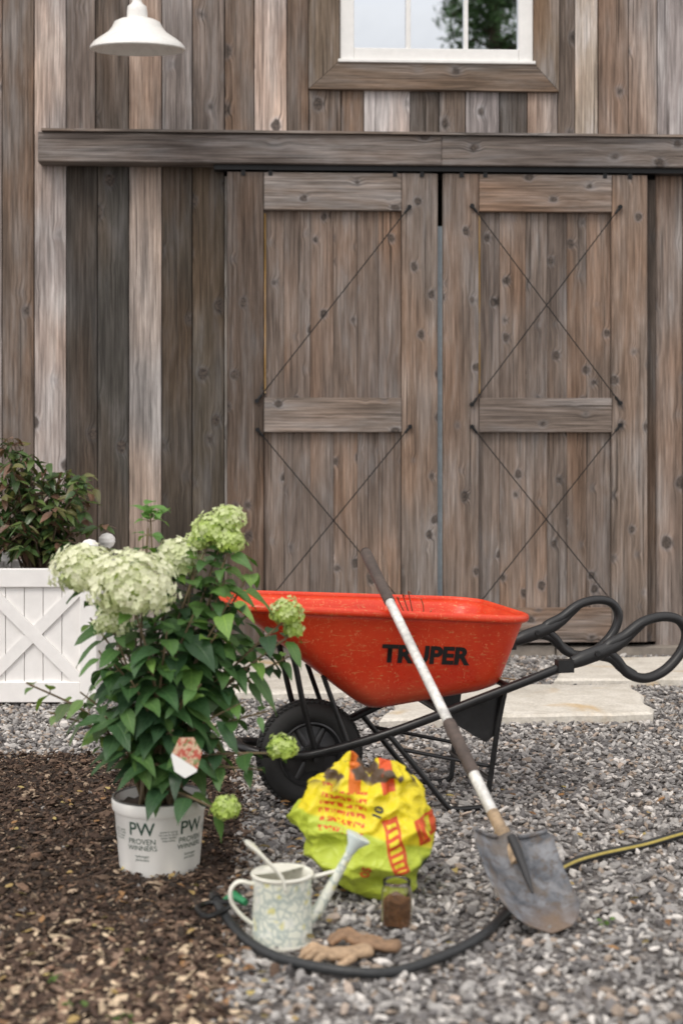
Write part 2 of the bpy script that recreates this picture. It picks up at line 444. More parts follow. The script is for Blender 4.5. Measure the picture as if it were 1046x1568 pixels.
rf=MB(); V=[(-6.4,-.5,6.1),(7.3,-.5,6.1),(7.3,4,8.4),(-6.4,4,8.4),(7.3,8.5,6.1),(-6.4,8.5,6.1)]
V+= [(a,b,c_+.12) for a,b,c_ in V]
rf.add(V,[(0,3,2,1),(3,5,4,2),(6,7,8,9),(9,8,10,11),(0,1,7,6),(5,11,10,4),(0,6,9,3),(3,9,11,5),(1,2,8,7),(2,4,10,8)])
rf.obj('roof',m_roof,barn,smooth=0)
m_conc=plain('concrete',(.27,.235,.20),.9,0,.25,18,.4)
fo=MB()
xx=-6.1
while xx<7: 
    wd=R(.5,.9); fo.box(xx+.004,xx+wd-.004,-.10+R(-.01,.01),.011,-.02,.062+R(-.01,.006),ch=.008); xx+=wd
fo.obj('foundation',m_conc,barn,smooth=0)

BM=(.200,.167,.148)
hb=MB(); hb.box(-1.885,.62,-.175,-.03,3.088,3.272,BM,axis='x',ch=.006); hb.box(.6205,3.6,-.175,-.03,3.088,3.272,(.203,.168,.147),axis='x',ch=.006); hb.box(3.604,6.6,-.175,-.03,3.088,3.272,BM,axis='x',ch=.006)
hb.box(-1.86,6.5,-.20,-.01,3.274,3.288,(.22,.19,.17),axis='x')
hb.obj('header_beam',m_wood,barn,smooth=0)
m_blk=plain('black_steel',(.018,.018,.019),.45,.6,.2,40,.08)
tk=MB(); tk.box(-.80,2.6,-.14,-.05,3.055,3.086); 
for u in (-.62,-.45,.33,.50,.75,.9,1.66,1.82): tk.box(u-.013,u+.013,-.131,-.127,3.02,3.06)
tk.obj('door_track',m_blk,barn,smooth=0)

def door(u0,u1,sw,tones,diags):
    e=empty('sliding_door'); e.parent=barn
    mb=MB(); yb=-.085; yf=-.125
    x=u0+sw; xe=u1-sw; N=6
    cuts=[0]+sorted([ (i+R(-.15,.15))/N for i in range(1,N)])+[1]
    for i in range(N):
        a=x+(xe-x)*cuts[i]; b=x+(xe-x)*cuts[i+1]
        mb.box(a+.0008,b-.0008,yb+R(-.002,.002),yb+.03,.09,3.03,jit(tones[0],.11),axis='z',ch=.0015)
    mb.box(x+.001,x+.011,yb-.010,yb-.005,1.66,2.79,(.55,.34,.12),axis='z')
    mb.box(u0,x-.003,yf,yb+.03,.085,3.045,tones[1],axis='z',ch=.004)
    mb.box(xe+.003,u1,yf+.001,yb+.03,.085,3.045,tones[2],axis='z',ch=.004)
    for (z0,z1) in ((2.808,3.043),(1.416,1.632),(.087,.305)):
        mb.box(x,xe,yf-.004,yb-.005,z0,z1,jit(tones[3],.06),axis='x',ch=.004)
    mb.obj('planks',m_door,e,smooth=0)
    rd=MB()
    def rod(p,q):
        d=(Vector(q)-Vector(p)).normalized()
        y=yf-.014
        rd.tube([(p[0],y,p[1]),(q[0],y,q[1])],.0034,6)
        for s_ in (p,q): 
            rd.tube([(s_[0],yf+.01,s_[1]),(s_[0],yf-.022,s_[1])],.014,10)
            k=1 if s_ is p else -1
            rd.tube([(s_[0],y,s_[1]),(s_[0]+d[0]*k*.05,y,s_[1]+d[1]*k*.05)],.008,8)
    for p,q in diags: rod(p,q)
    rd.obj('brace_rods',m_blk,e)
    return e
dt=(.205,.160,.134)
door(-.719,.600,.229,[dt,(.135,.101,.081),(.220,.177,.150),(.230,.185,.156)],
     [((.420,2.83),(-.535,1.61)),((-.53,1.43),(.42,.29)),((.424,1.45),(-.53,.28))])
door(.634,1.932,.228,[(.213,.166,.138),(.210,.163,.135),(.235,.186,.155),(.230,.183,.154)],
     [((.815,2.84),(1.755,1.60)),((1.755,2.84),(.815,1.59)),((.815,1.45),(1.755,.28)),((1.755,1.46),(.815,.28))])
m_blue=plain('painted_inner_door',(.42,.50,.56),.6,0,.15)
ij=MB(); ij.box(.585,.650,-.072,-.04,.08,2.72); ij.obj('inner_door_edge',m_blue,barn,smooth=0)

# window
WT=(.185,.145,.115)
wt=MB(); y0,y1=-.062,.01
o0,o1,b0=-.208,1.379,3.585; i0,i1,ib=-.014,1.219,3.764; ti=4.98; to=5.16; e_=.0015
wt.prism([(o0+e_,b0),(o1-e_,b0),(i1-e_,ib),(i0+e_,ib)],y0,y1,WT,'x')
wt.prism([(o0,b0+e_),(i0,ib+e_),(i0,ti-e_),(o0,to-e_)],y0-.001,y1,(.22,.168,.125),'z')
wt.prism([(i1,ib+e_),(o1,b0+e_),(o1,to-e_),(i1,ti-e_)],y0-.001,y1,(.23,.175,.130),'z')
wt.prism([(i0+e_,ti),(i1-e_,ti),(o1-e_,to),(o0+e_,to)],y0,y1,WT,'x')
wt.box(-.26,1.43,-.10,.0,5.165,5.20,WT,axis='x')
win=empty('window'); win.parent=barn
wt.obj('wood_trim',m_wood,win,smooth=0)
m_white=plain('white_paint',(.82,.81,.79),.45,0,.05,20,.03)
fr=MB(); fy=-.05
fr.box(i0+.002,i0+.092,fy,.02,ib+.002,ti-.002,ch=.004); fr.box(i1-.092,i1-.002,fy,.02,ib+.002,ti-.002,ch=.004)
fr.box(i0+.093,i1-.093,fy+.001,.02,ib+.002,ib+.088,ch=.004); fr.box(i0+.093,i1-.093,fy+.001,.02,ti-.09,ti-.002,ch=.004)
fr.box(.408,.438,fy+.012,.02,ib+.089,ti-.091,ch=.003); fr.box(.778,.804,fy+.012,.02,ib+.089,ti-.091,ch=.003)
for a,b in ((i0+.093,.407),(.439,.777),(.805,i1-.093)): fr.box(a,b,fy+.016,.02,4.36,4.385,ch=.003)
fr.box(i0-.01,i1+.01,-.075,-.045,ib-.010,ib+.010,ch=.003)
fr.obj('frame',m_white,win,smooth=0)
m_glass,nt,p=new_mat('window_glass',Roughness=.015,Metallic=1.0); p.inputs['Base Color'].default_value=(.56,.60,.65,1)
gl=MB(); gl.add([(i0+.08,.0,ib+.08),(i1-.08,.0,ib+.08),(i1-.08,.0,ti-.08),(i0+.08,.0,ti-.08)],[(0,1,2,3)])
gl.obj('glass',m_glass,win,smooth=0)

# barn lamp
m_enam=plain('white_enamel',(.86,.85,.82),.28,0,.04,10,.0)
lamp=empty('barn_wall_lamp',(-1.215,8.50,3.70)); lamp.rotation_euler=(math.radians(8),0,0)
mb=MB()
prof=[(.278,-.006),(.283,.0),(.280,.012),(.262,.035),(.225,.062),(.175,.095),(.150,.125),(.135,.155),(.10,.172),(.062,.180),(.060,.215),(.056,.245),(.035,.262),(.028,.275),(.026,.33),(.0,.333)]
mb.lathe(prof,56)
mb.lathe([(.278,-.006),(.272,.004),(.255,.028),(.215,.056),(.165,.088),(.13,.12),(.06,.15),(0,.15)],56)
mb.obj('shade',m_enam,lamp,smooth=50)
mb=MB(); mb.tube(smooth([(0,0,.32),(0,0,.55),(0,.02,.72),(0,.13,.86),(0,.27,.86),(0,.40,.76),(0,.52,.70),(0,.6,.70)],6),.016,12)
mb.lathe([(0,.0),(.06,0),(.06,.02),(0,.02)],24,M=Matrix.Translation((0,.55,.70))@Matrix.Rotation(math.radians(90),4,'X'))
mb.obj('gooseneck',m_enam,lamp)
mb=MB(); mb.lathe([(0,.05),(.02,.05),(.034,.08),(.03,.11),(.02,.14),(0,.145)],20); mb.obj('bulb',plain('frosted_bulb',(.75,.74,.7),.3,0,.02,10,0),lamp)

# ================================================================ planter box
pl=empty('planter_box',(-1.565,7.52,0))
m_pw=plain('planter_white_paint',(.86,.84,.82),.5,0,.05,14,.06)
mb=MB(); hw=.325; hd=.31
for sx in (-1,1):
    for sy in (-1,1):
        x0=hw-.085 if sx>0 else -hw
        yy0=hd-.085 if sy>0 else -hd
        mb.box(x0,x0+.085,yy0,yy0+.085,0,.735,ch=.004)
        mb.box(x0-.008,x0+.093,yy0-.008,yy0+.093,.737,.752,ch=.003)
        mb.lathe([(0,.75),(.022,.752),(.016,.765),(.035,.778),(.046,.80),(.044,.822),(.028,.842),(0,.85)],24,M=Matrix.Translation((x0+.0425,yy0+.0425,0)))
for sy in (-1,1):
    f=-hd+.012 if sy<0 else hd-.047
    mb.box(-hw+.086,hw-.086,f,f+.035,.605,.70,ch=.004); mb.box(-hw+.086,hw-.086,f,f+.035,.02,.125,ch=.004)
    for k in range(5):
        xa=-hw+.086+k*(.478/5); ff=f+.02
        mb.box(xa+.0015,xa+.0956-.0015,ff,ff+.012,.12,.61,ch=.002)
    a,b=Vector((-hw+.088,.128)),Vector((hw-.088,.602)); 
    for fl in (1,-1):
        A=Vector((a.x*fl,a.y));B=Vector((b.x*fl,b.y)); d=(B-A).normalized(); nn=Vector((-d.y,d.x))*.030
        poly=[A-nn,B-nn,B+nn,A+nn] 
        if fl<0: poly=poly[::-1]
        mb.prism([(q.x,q.y) for q in poly],f+.004+(.002 if fl>0 else 0),f+.019,(1,1,1))
for sx in (-1,1):
    f=hw-.047 if sx>0 else -hw+.012
    mb.box(f,f+.035,-hd+.086,hd-.086,.605,.70,ch=.0); mb.box(f,f+.035,-hd+.086,hd-.086,.02,.125)
    mb.box(f+.011,f+.023,-hd+.086,hd-.086,.12,.61)
mb.obj('box',m_pw,pl,smooth=30)
mb=MB(); mb.box(-hw+.05,hw-.05,-hd+.05,hd-.05,.3,.62); mb.obj('soil',m_soil,pl,smooth=0)

m_leaf2=leaf_mat('leaf_glossy',.3,.15)
m_stem=plain('stem_bark',(.10,.07,.045),.8)
sh=empty('camellia_shrub',(-1.60,7.5,.6))
st=MB(); lf=MB()
for i in range(60):
    a=R(0,6.28); r=R(.08,.42); h=R(.14,.80)*(1-.30*(r/.42)**2)
    tip=Vector((math.cos(a)*r,math.sin(a)*r*.75,h)); b=Vector((R(-.05,.05),R(-.05,.05),0))
    pth=smooth([b,b.lerp(tip,.35)+Vector((0,0,.10)),b.lerp(tip,.7)+Vector((R(-.03,.03),R(-.03,.03),.06)),tip],4)
    st.tube(pth,[.006*(1-.7*k/len(pth)) for k in range(len(pth))],5)
    for k in range(4,len(pth)):
        for q in range(2):
            an=R(0,6.28); d=Vector((math.cos(an),math.sin(an),R(-.6,.4)))
            c_=random.choice([(.07,.12,.04),(.10,.15,.045),(.045,.085,.03),(.14,.14,.055),(.17,.10,.07)])
            lf.leaf(pth[k],d,Vector((R(-.6,.6),R(-1.0,.2),1)),R(.065,.105),R(.028,.044),R(.1,.6),R(.1,.3),jit(c_,.25),rows=6)
st.obj('stems',m_stem,sh); lf.obj('foliage',m_leaf2,sh,smooth=180)

# ================================================================ hydrangea in pot
hy=empty('potted_hydrangea',(-.564,4.42,0))
m_pot=plain('pot_plastic_white',(.78,.77,.74),.42,0,.08,9,.03)
mb=MB()
def feet(a,i): return (1,0.012*max(0,math.sin(a*8))**.5 if i<=1 and math.sin(a*8)>0 else 0)
mb.lathe([(.112,.0),(.120,.0),(.124,.02),(.1385,.185),(.142,.190),(.146,.198),(.148,.222),(.146,.228),(.139,.228),(.136,.21),(.13,.19)],96,rf=feet)
mb.lathe([(.112,.018),(.0,.018)],96)
pot=mb.obj('pot',m_pot,hy,smooth=40)
mb=MB(); mb.lathe([(.1385,.2),(.10,.205),(.05,.212),(0,.215)],40,rf=lambda a,i:(1,R(-.006,.006))); mb.obj('potting_soil',m_soil,hy)
mb=MB(); mb.lathe([(.1455,.2285),(.1465,.2320),(.1405,.2330),(.1375,.2285)],72); mb.obj('pot_rim',plain('rim_dark',(.10,.10,.095),.5),hy)
m_ink=plain('ink_dark_green',(.03,.07,.05),.5,0,.1,20,0)
def cyl(th0,z0):
    def fn(x,y):
        z=z0+y; r=.124+(.1385-.124)*(z-.02)/.165+.0012; a=math.radians(th0)+x/r
        return Vector((math.cos(a)*r,math.sin(a)*r,z))
    return fn
for th in (-107,-38,180,110):
    lettering('PW',.056,cyl(th,.155),m_ink,'print_initials',hy,bold=.0006)
    lettering('PROVEN',.024,cyl(th,.118),m_ink,'print_line',hy); lettering('WINNERS',.022,cyl(th,.098),m_ink,'print_line',hy)
    lettering('hydrangea\npaniculata',.011,cyl(th,.068),m_ink,'print_small',hy)
    lettering('prune in spring\nfull sun to shade\nwater weekly\nkeep moist',.009,cyl(th+36,.135),m_ink,'print_small',hy)

stm=MB(); lf=MB(); fl=MB(); bu=MB()
ox,oy=-.564,4.42
def W2(x,z,y): return Vector((x-ox,y-oy,z))
GR=[(.048,.115,.040),(.065,.145,.045),(.032,.078,.034),(.085,.17,.050),(.055,.125,.052)]
def stem(tip,ll=.10,first=.22,dense=1.0,pale=False,r0=.0055):
    b=Vector((R(-.06,.06),R(-.05,.04),.2))
    mid=b.lerp(tip,.5); mid.z+=.06; mid.x+=(b.x-tip.x)*.12+R(-.015,.015); mid.y+=R(-.02,.02)
    pth=smooth([b,mid,tip],9); Ltot=sum((pth[i+1]-pth[i]).length for i in range(len(pth)-1))
    stm.tube(pth,[r0*(1-.55*k/len(pth)) for k in range(len(pth))],6)
    nn=max(3,int(Ltot*(1-first)/.062*dense)); rot=R(0,3)
    for k in range(nn):
        t=first+(1-first)*(k+.3)/nn; f=t*(len(pth)-1); i=int(f); pos=pth[i].lerp(pth[min(i+1,len(pth)-1)],f-i)
        ax=(pth[min(i+1,len(pth)-1)]-pth[max(i-1,0)]).normalized(); rot+=1.35
        for s_ in (0,math.pi):
            an=rot+s_+R(-.3,.3)
            d=Vector((math.cos(an),math.sin(an),0)); d=(d-ax*d.dot(ax)).normalized()+ax*.35+Vector((0,-.12,-.05))
            nrm=Vector((0,-.35,1))+d*.25+Vector((R(-.25,.25),R(-.25,.25),0))
            sz=ll*1.06*R(.65,1.15)*(1 if t<.85 else .72)
            c_=random.choice(GR)
            if pale: c_=(c_[0]*1.9+.03,c_[1]*1.5+.03,c_[2]*1.5)
            elif t>.85 or random.random()<.10: c_=(c_[0]*1.8,c_[1]*1.6,c_[2]*1.2)
            pos2=pos+d.normalized()*.014
            stm.tube([pos,pos2],.0016,4)
            lf.leaf(pos2,d,nrm,sz,sz*R(.5,.62),R(.25,.75),R(.08,.3),jit(c_,.18))
    return pth
def head(ctr,r,lime,sq=.85):
    n=int(380*(r/.1)**2)+80; ph=R(0,9)
    for i in range(n):
        z=1-2*(i+.5)/n
        if z<-.8: continue
        rr=math.sqrt(1-z*z); a=i*2.39996
        d=Vector((math.cos(a)*rr,math.sin(a)*rr,z))
        nz=noise.noise(d*2.1+Vector((ph,0,0))); nz2=noise.noise(d*4.6+Vector((0,ph,0)))
        lump=1+.28*nz+.22*nz2
        p=ctr+Vector((d.x,d.y,d.z*sq))*r*lump*R(.90,1.05)
        nrm=(d+Vector((R(-.5,.5),R(-.5,.5),R(-.2,.5)))).normalized()
        t1=nrm.cross(Vector((R(-1,1),R(-1,1),R(-1,1)))).normalized(); t2=nrm.cross(t1)
        L=R(.0105,.0150)*(1 if r>.06 else .68)
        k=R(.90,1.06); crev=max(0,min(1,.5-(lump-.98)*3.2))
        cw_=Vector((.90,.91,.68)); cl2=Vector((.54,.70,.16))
        c_=cw_.lerp(cl2,min(1,max(0,lime+R(-.12,.14)+(.25 if z<-.15 else 0)+.45*(crev-.45))))*k*(1-.18*crev)  # crevices go darker and limier, their shade is painted into the floret colour
        for q in range(4):
            u=(t1 if q%2==0 else t2)*(1 if q<2 else -1); v=nrm.cross(u)
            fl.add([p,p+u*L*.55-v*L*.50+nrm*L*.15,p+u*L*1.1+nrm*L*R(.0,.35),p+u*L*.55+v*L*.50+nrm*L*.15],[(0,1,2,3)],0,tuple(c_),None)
    mbv=MB(); mbv.lathe([(r*.62*math.sin(math.pi*k/8),-r*.58*math.cos(math.pi*k/8)*sq) for k in range(9)],12,M=Matrix.Translation(ctr))
    bu.add(mbv.v,mbv.f,0,(.40,.50,.16))
heads=[(-.785,.935,4.34,.088,.08),(-.620,.900,4.22,.115,.02),(-.685,.790,4.27,.056,.20),(-.515,.962,4.46,.070,.20),
       (-.405,1.055,4.42,.058,.62),(-.355,1.085,4.43,.050,.55),(-.345,1.020,4.40,.046,.68),(-.44,1.02,4.44,.038,.6),(-.168,.800,4.40,.048,.75),(-.178,.403,4.30,.043,.90),(-.341,.250,4.18,.040,.90),(-.15,.745,4.42,.028,.85)]
for x,z,y,r,l in heads:
    c_=W2(x,z,y)
    stem(c_-Vector((0,0,r*.4)),first=.3 if z>.5 else .45,dense=.9,r0=.006)
    head(c_,r,l)
tips=[(-.604,1.10,4.50,.10),(-.60,1.06,4.42,.09),(-.28,.93,4.44,.12),(-.33,.86,4.36,.11),(-.45,.80,4.32,.12),(-.30,.53,4.35,.10),(-.25,.66,4.42,.11),
      (-.52,.76,4.24,.12),(-.74,.69,4.34,.11),(-.80,.56,4.36,.11),(-.62,.62,4.20,.11),(-.42,.60,4.26,.11),(-.71,.50,4.28,.10),(-.50,.47,4.22,.10),(-.66,.80,4.55,.11),(-.40,.93,4.55,.12),(-.36,.42,4.36,.09),
      (-.35,1.0,4.5,.12),(-.24,.33,4.32,.08),(-.57,.84,4.45,.12),
      (-.46,.92,4.42,.12),(-.50,.68,4.30,.11),(-.58,.70,4.24,.11),(-.68,.66,4.26,.11),(-.38,.74,4.34,.11),(-.34,.64,4.38,.10),(-.64,.40,4.24,.09),(-.56,.36,4.24,.09),(-.46,.38,4.24,.09),(-.78,.78,4.42,.11),(-.30,.78,4.5,.11),
      (-.36,.90,4.40,.11),(-.47,.56,4.24,.10),(-.66,.55,4.24,.10),(-.22,.50,4.38,.08)]
for x,z,y,ll in tips: stem(W2(x,z,y),ll=ll,first=.22 if z>.6 else .35,dense=.95)
stem(W2(-.97,.585,4.38),ll=.075,first=.45,pale=True,dense=1.1); stem(W2(-.90,.50,4.36),ll=.06,first=.5,pale=True); stem(W2(-.16,.66,4.44),ll=.07,first=.5)
for k in range(12):
    a=R(0,6.28); lf.leaf(W2(-.604+R(-.02,.02),1.10+R(-.02,.03),4.50),Vector((math.cos(a),math.sin(a),R(.1,.9))),Vector((0,-.3,1)),R(.06,.09),R(.03,.045),R(.1,.5),.2,(.12,.25,.06))
stm.obj('stems',plain('hydrangea_stem',(.15,.11,.06),.6),hy); lf.obj('leaves',m_leaf,hy,smooth=180)
m_flo,nt,p=new_mat('floret',Roughness=.7,Specular_IOR_Level=.2)
link(nt,nt.attr('col'),p.inputs['Base Color']); tr_=nt.n('ShaderNodeBsdfTranslucent',{'Color':nt.attr('col')}); mx=nt.n('ShaderNodeMixShader',{0:.35,1:p.outputs[0],2:tr_.outputs[0]}); link(nt,mx.outputs[0],nt.t.nodes['Material Output'].inputs[0])
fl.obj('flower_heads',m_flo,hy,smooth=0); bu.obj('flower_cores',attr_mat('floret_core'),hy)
m_lab,nt,p=new_mat('plant_label_print',Roughness=.4); oc=nt.n('ShaderNodeTexCoord').outputs['Object']
sx=nt.n('ShaderNodeSeparateXYZ',{0:oc}); f=nt.noise(oc,60,3)
c=nt.mix(nt.rmap(f,.45,.55,0,1),(.45,.07,.04),(.60,.42,.28)); c=nt.mix(nt.rmap(nt.noise(oc,45,2),.55,.6,0,.8),c,(.12,.22,.06)); c=nt.mix(nt.rmap(sx.outputs[2],-.014,-.010,1,0),c,(.82,.82,.8))
link(nt,c,p.inputs['Base Color'])
mb=MB(); mb.prism([(-.045,.04),(-.05,-.02),(-.02,-.055),(.02,-.055),(.05,-.02),(.045,.04),(.0,.065)][::-1],-.0008,.0008,(1,1,1))
lb=mb.obj('plant_label',m_lab,hy,smooth=0); lb.location=W2(-.447,.415,4.10); lb.rotation_euler=(math.radians(-18),math.radians(35),math.radians(35))

# ================================================================ wheelbarrow
wb=empty('wheelbarrow',(-.117,5.2,0),math.radians(13))
m_red,nt,p=new_mat('red_paint',Roughness=.3,Specular_IOR_Level=.5); oc=nt.n('ShaderNodeTexCoord').outputs['Object']
f=nt.noise(oc,5,5,.65); h=nt.noise(nt.vmul(oc,(14,14,60)),2.2,4,.7,.8); sc=nt.noise(nt.vmul(oc,(30,30,9)),4,3,.6,1.5)
c=nt.mix(nt.rmap(f,.35,.7,0,1),(.60,.030,.008),(.74,.060,.014))
c=nt.mix(nt.rmap(h,.58,.68,0,.6,True),c,(.62,.36,.14)); c=nt.mix(nt.rmap(sc,.62,.67,0,.6,True),c,(.80,.33,.15))
dz=nt.n('ShaderNodeSeparateXYZ',{0:oc}).outputs[2]
c=nt.mix(nt.math('MULTIPLY',nt.rmap(dz,.52,.40,0,.5,True),nt.rmap(f,.3,.6,.3,1)),c,(.30,.10,.05))
link(nt,c,p.inputs['Base Color']); link(nt,nt.rmap(f,.3,.7,.22,.48),p.inputs['Roughness']); link(nt,nt.bump(f,.12,.012),p.inputs['Normal'])
def outline(a0,a1,w0,w1,r,z0,z1,inset=0):
    a0+=inset;a1-=inset;w0-=inset;w1-=inset; pts=[]; K=7
    for cx,cy,st_ in ((a1-r,w1-r,0),(a0+r,w0-r,90),(a0+r,-(w0-r),180),(a1-r,-(w1-r),270)):
        for k in range(K):
            an=math.radians(st_+90*k/(K-1)); pts.append((cx+r*math.cos(an),cy+r*math.sin(an)))
    out=[]
    n=len(pts)
    for i in range(n):
        a=Vector(pts[i]);b=Vector(pts[(i+1)%n]); m=5 if i%K==K-1 else 1
        for q in range(m): out.append(a.lerp(b,q/m))
    return [Vector((q.x,q.y,z0+(z1-z0)*(q.x-a0)/(a1-a0))) for q in out]
T0=(-.315,.745,.265,.335,.13,.764,.700); T1=(.165,.672,.185,.215,.075,.385,.452)
loops=[]
for t in (0,.12,.3,.5,.7,.84,.93): loops.append([a.lerp(b,t) for a,b in zip(outline(*T0),outline(*T1))])
loops.append(outline(*T1,inset=.008)); 
loops.append([q-Vector((0,0,.012)) for q in outline(*T1,inset=.03)])
loops.append([q-Vector((0,0,.012)) for q in outline(*T1,inset=.07)])
mb=MB(); V=[q for l in loops for q in l]; n=len(loops[0]); F=[]
for i in range(len(loops)-1):
    for j in range(n): F.append((i*n+j,i*n+(j+1)%n,(i+1)*n+(j+1)%n,(i+1)*n+j))
F.append(tuple((len(loops)-1)*n+j for j in range(n)))
mb.add(V,F); traybvh=mb.bvh()
tray=mb.obj('tray',m_red,wb,smooth=60)
so_=tray.modifiers.new('s','SOLIDIFY'); so_.thickness=.004; so_.offset=0
rim=MB(); rim.tube([q+Vector((0,0,-.004)) for q in outline(-.322,.752,.272,.342,.135,.766,.702)],.0125,10,closed=True,flat=(1.15,.85)); rim.obj('tray_rim',m_red,wb)
m_blkt=plain('black_lettering',(.012,.012,.012),.5,0,.1,20,0)
def side(a0,z0):
    def fn(x,y):
        o=Vector((a0+x,-.6,z0-.06*x+y)); hit=traybvh.ray_cast(o,Vector((0,1,0)))
        return None if hit[0] is None else hit[0]+Vector((0,-.0045,-.001))
    return fn
lettering('TRUPER',.088,side(.365,.575),m_blkt,'lettering',wb,bold=.0038)
m_tube=plain('black_frame_paint',(.02,.02,.021),.35,.3,.25,30,.05)
m_rub=plain('rubber',(.022,.022,.022),.75,0,.3,50,.2)
fm=MB(); gr=MB()
for s_ in (-1,1):
    rail=smooth([(-.20,s_*.10,.225),(-.10,s_*.105,.215),(0,s_*.115,.215),(.25,s_*.20,.295),(.6,s_*.26,.425),(.80,s_*.29,.500),(1.00,s_*.30,.575)],6)
    fm.tube(rail,.0165,12)
    b=s_*.215
    fm.tube(smooth([(.665,b*1.15,.44),(.640,b*1.1,.30),(.612,b,.06),(.600,b,.022),(.57,b,.014),(.49,b,.014),(.455,b,.03),(.36,b,.15),(.245,b*.95,.29)],5),.0105,10)
    fm.tube([(.30,b,.235),(.625,b,.16)],.007,8)
    fm.tube(smooth([(.0,s_*.105,.225),(-.045,s_*.125,.38),(-.075,s_*.135,.52),(-.09,s_*.13,.585)],4),.0105,8)
    fm.tube([(.11,s_*.15,.25),(.02,s_*.14,.50)],.009,8)
    fm.box(-.035,.035,s_*.098-.004,s_*.098+.004,.15,.235)
    g_=s_*.30
    ctr=[(1.03,.590),(1.10,.628),(1.172,.676),(1.25,.694),(1.315,.680),(1.345,.63),(1.325,.565),(1.262,.500),(1.185,.472),(1.115,.492),(1.075,.540)]
    gr.tube(smooth([(x,g_,z) for x,z in ctr],6,closed=True),.0180,12,closed=True,flat=(1.0,1.25))
    gr.tube(smooth([(.90,g_,.537),(.96,g_,.558),(1.03,g_,.580),(1.10,g_,.615),(1.17,g_,.672)],5),[.022,.023,.025,.027,.028]+[.028]*7+[.026,.025,.023,.022,.020,.018,.018,.018,.017],12)
    gr.tube(smooth([(.98,g_,.565),(1.05,g_,.55),(1.09,g_,.515),(1.14,g_,.483)],4),.019,10)
    fm.box(.84,.90,g_-.02,g_+.02,.505,.55)
    gr.tube([(.985,g_-.035,.572),(.985,g_+.035,.572)],.010,8)
fm.tube(smooth([(-.20,-.10,.225),(-.25,-.06,.235),(-.26,0,.238),(-.25,.06,.235),(-.20,.10,.225)],5),.0165,12)
fm.tube([(.612,-.23,.12),(.612,.23,.12)],.009,8); fm.tube([(.44,-.23,.37),(.44,.23,.37)],.014,8); fm.tube([(.68,-.28,.452),(.68,.28,.452)],.012,8)
fm.tube([(.0,-.125,.195),(.0,.125,.195)],.010,10)
for s_ in (-1,1):
    fm.prism([(.42,.36),(.66,.43),(.64,.28),(.60,.25)][::-1],s_*.225-.002,s_*.225+.002,(1,1,1))
fm.obj('frame',m_tube,wb); gr.obj('grips',plain('grip_plastic',(.016,.016,.017),.42,0,.1,30,.05),wb)
wl=MB(); MX=Matrix.Translation((0,0,.195))@Matrix.Rotation(math.radians(90),4,'X')
prof=[]
for k in range(21):
    a=-math.radians(140)+math.radians(280)*k/20
    prof.append((.150+.044*math.cos(a),.044*math.sin(a)))
wl.lathe(prof,96,M=MX,mat=0)
for k in range(60):
    a=2*math.pi*k/60
    for zz,tw in ((-.019,.25),(0,0),(.019,-.25)):
        ctr=Vector((math.cos(a+ (0.05 if zz==0 else 0)),math.sin(a+(0.05 if zz==0 else 0)),0))
        t=Vector((-ctr.y,ctr.x,0)); rr=.150+.044*math.cos(math.asin(min(1,abs(zz)/.044)))
        V=[]
        for da in (-.0065,.0065):
            for dz in (-.008,.008):
                for dr in (-.003,.004): V.append(MX@(ctr*(rr+dr)+t*(da+dz*tw*2)+Vector((0,0,zz+dz))))
        wl.add(V,[(0,1,3,2),(4,6,7,5),(0,4,5,1),(2,3,7,6),(1,5,7,3),(0,2,6,4)],0)
wl.obj('tyre',m_rub,wb,smooth=40)
hb_=MB()
hb_.lathe([(.118,-.034),(.112,-.036),(.105,-.022),(.100,-.010),(.05,-.016),(.034,-.03),(.030,-.055),(.012,-.055),(.012,.055),(.030,.055),(.034,.03),(.05,.016),(.100,.010),(.105,.022),(.112,.036),(.118,.034)],60,M=MX)
for k in range(6):
    a=k*math.pi/3
    for sgn in (-1,1):
        hb_.tube([MX@Vector((math.cos(a)*.035,math.sin(a)*.035,sgn*.024)),MX@Vector((math.cos(a)*.102,math.sin(a)*.102,sgn*.016))],[.014,.010],8,flat=(1,.5))
hb_.obj('wheel_rim',plain('wheel_rim_paint',(.055,.055,.058),.35,.5,.2,30,.05),wb)

hr=empty('hand_rake',(.26,5.44,.64),.3)
mb=MB()
for k in range(5):
    s_=(k-2)*.018
    mb.tube(smooth([(s_*.3,0,-.04),(s_*.8,.0,.03),(s_*1.2,0,.085),(s_*1.35,-.01,.11),(s_*1.4,-.03,.10)],4),.0024,6)
mb.tube([(0,0,-.15),(0,0,-.03)],[.011,.008],8)
mb.obj('tines_and_handle',plain('rusty_steel',(.20,.07,.035),.7,.4,.3,60,.2),hr); hr.rotation_euler=(math.radians(-10),math.radians(-25),.2)
mb=MB()
for k in range(26):
    o=Vector((R(.0,.6),R(5.15,5.5),.46)); 
    if k<8: o=Vector((R(.24,.32),R(5.4,5.5),.62))
    d=Vector((R(-1,1),R(-1,1),R(0,.6 if k>=8 else 1.2))).normalized()*R(.06,.17)
    mb.tube(smooth([o,o+d*.5+Vector((R(-.02,.02),0,.01)),o+d],3),.0022,5)
mb.obj('dry_twigs',plain('dry_twig',(.30,.19,.09),.9),None)

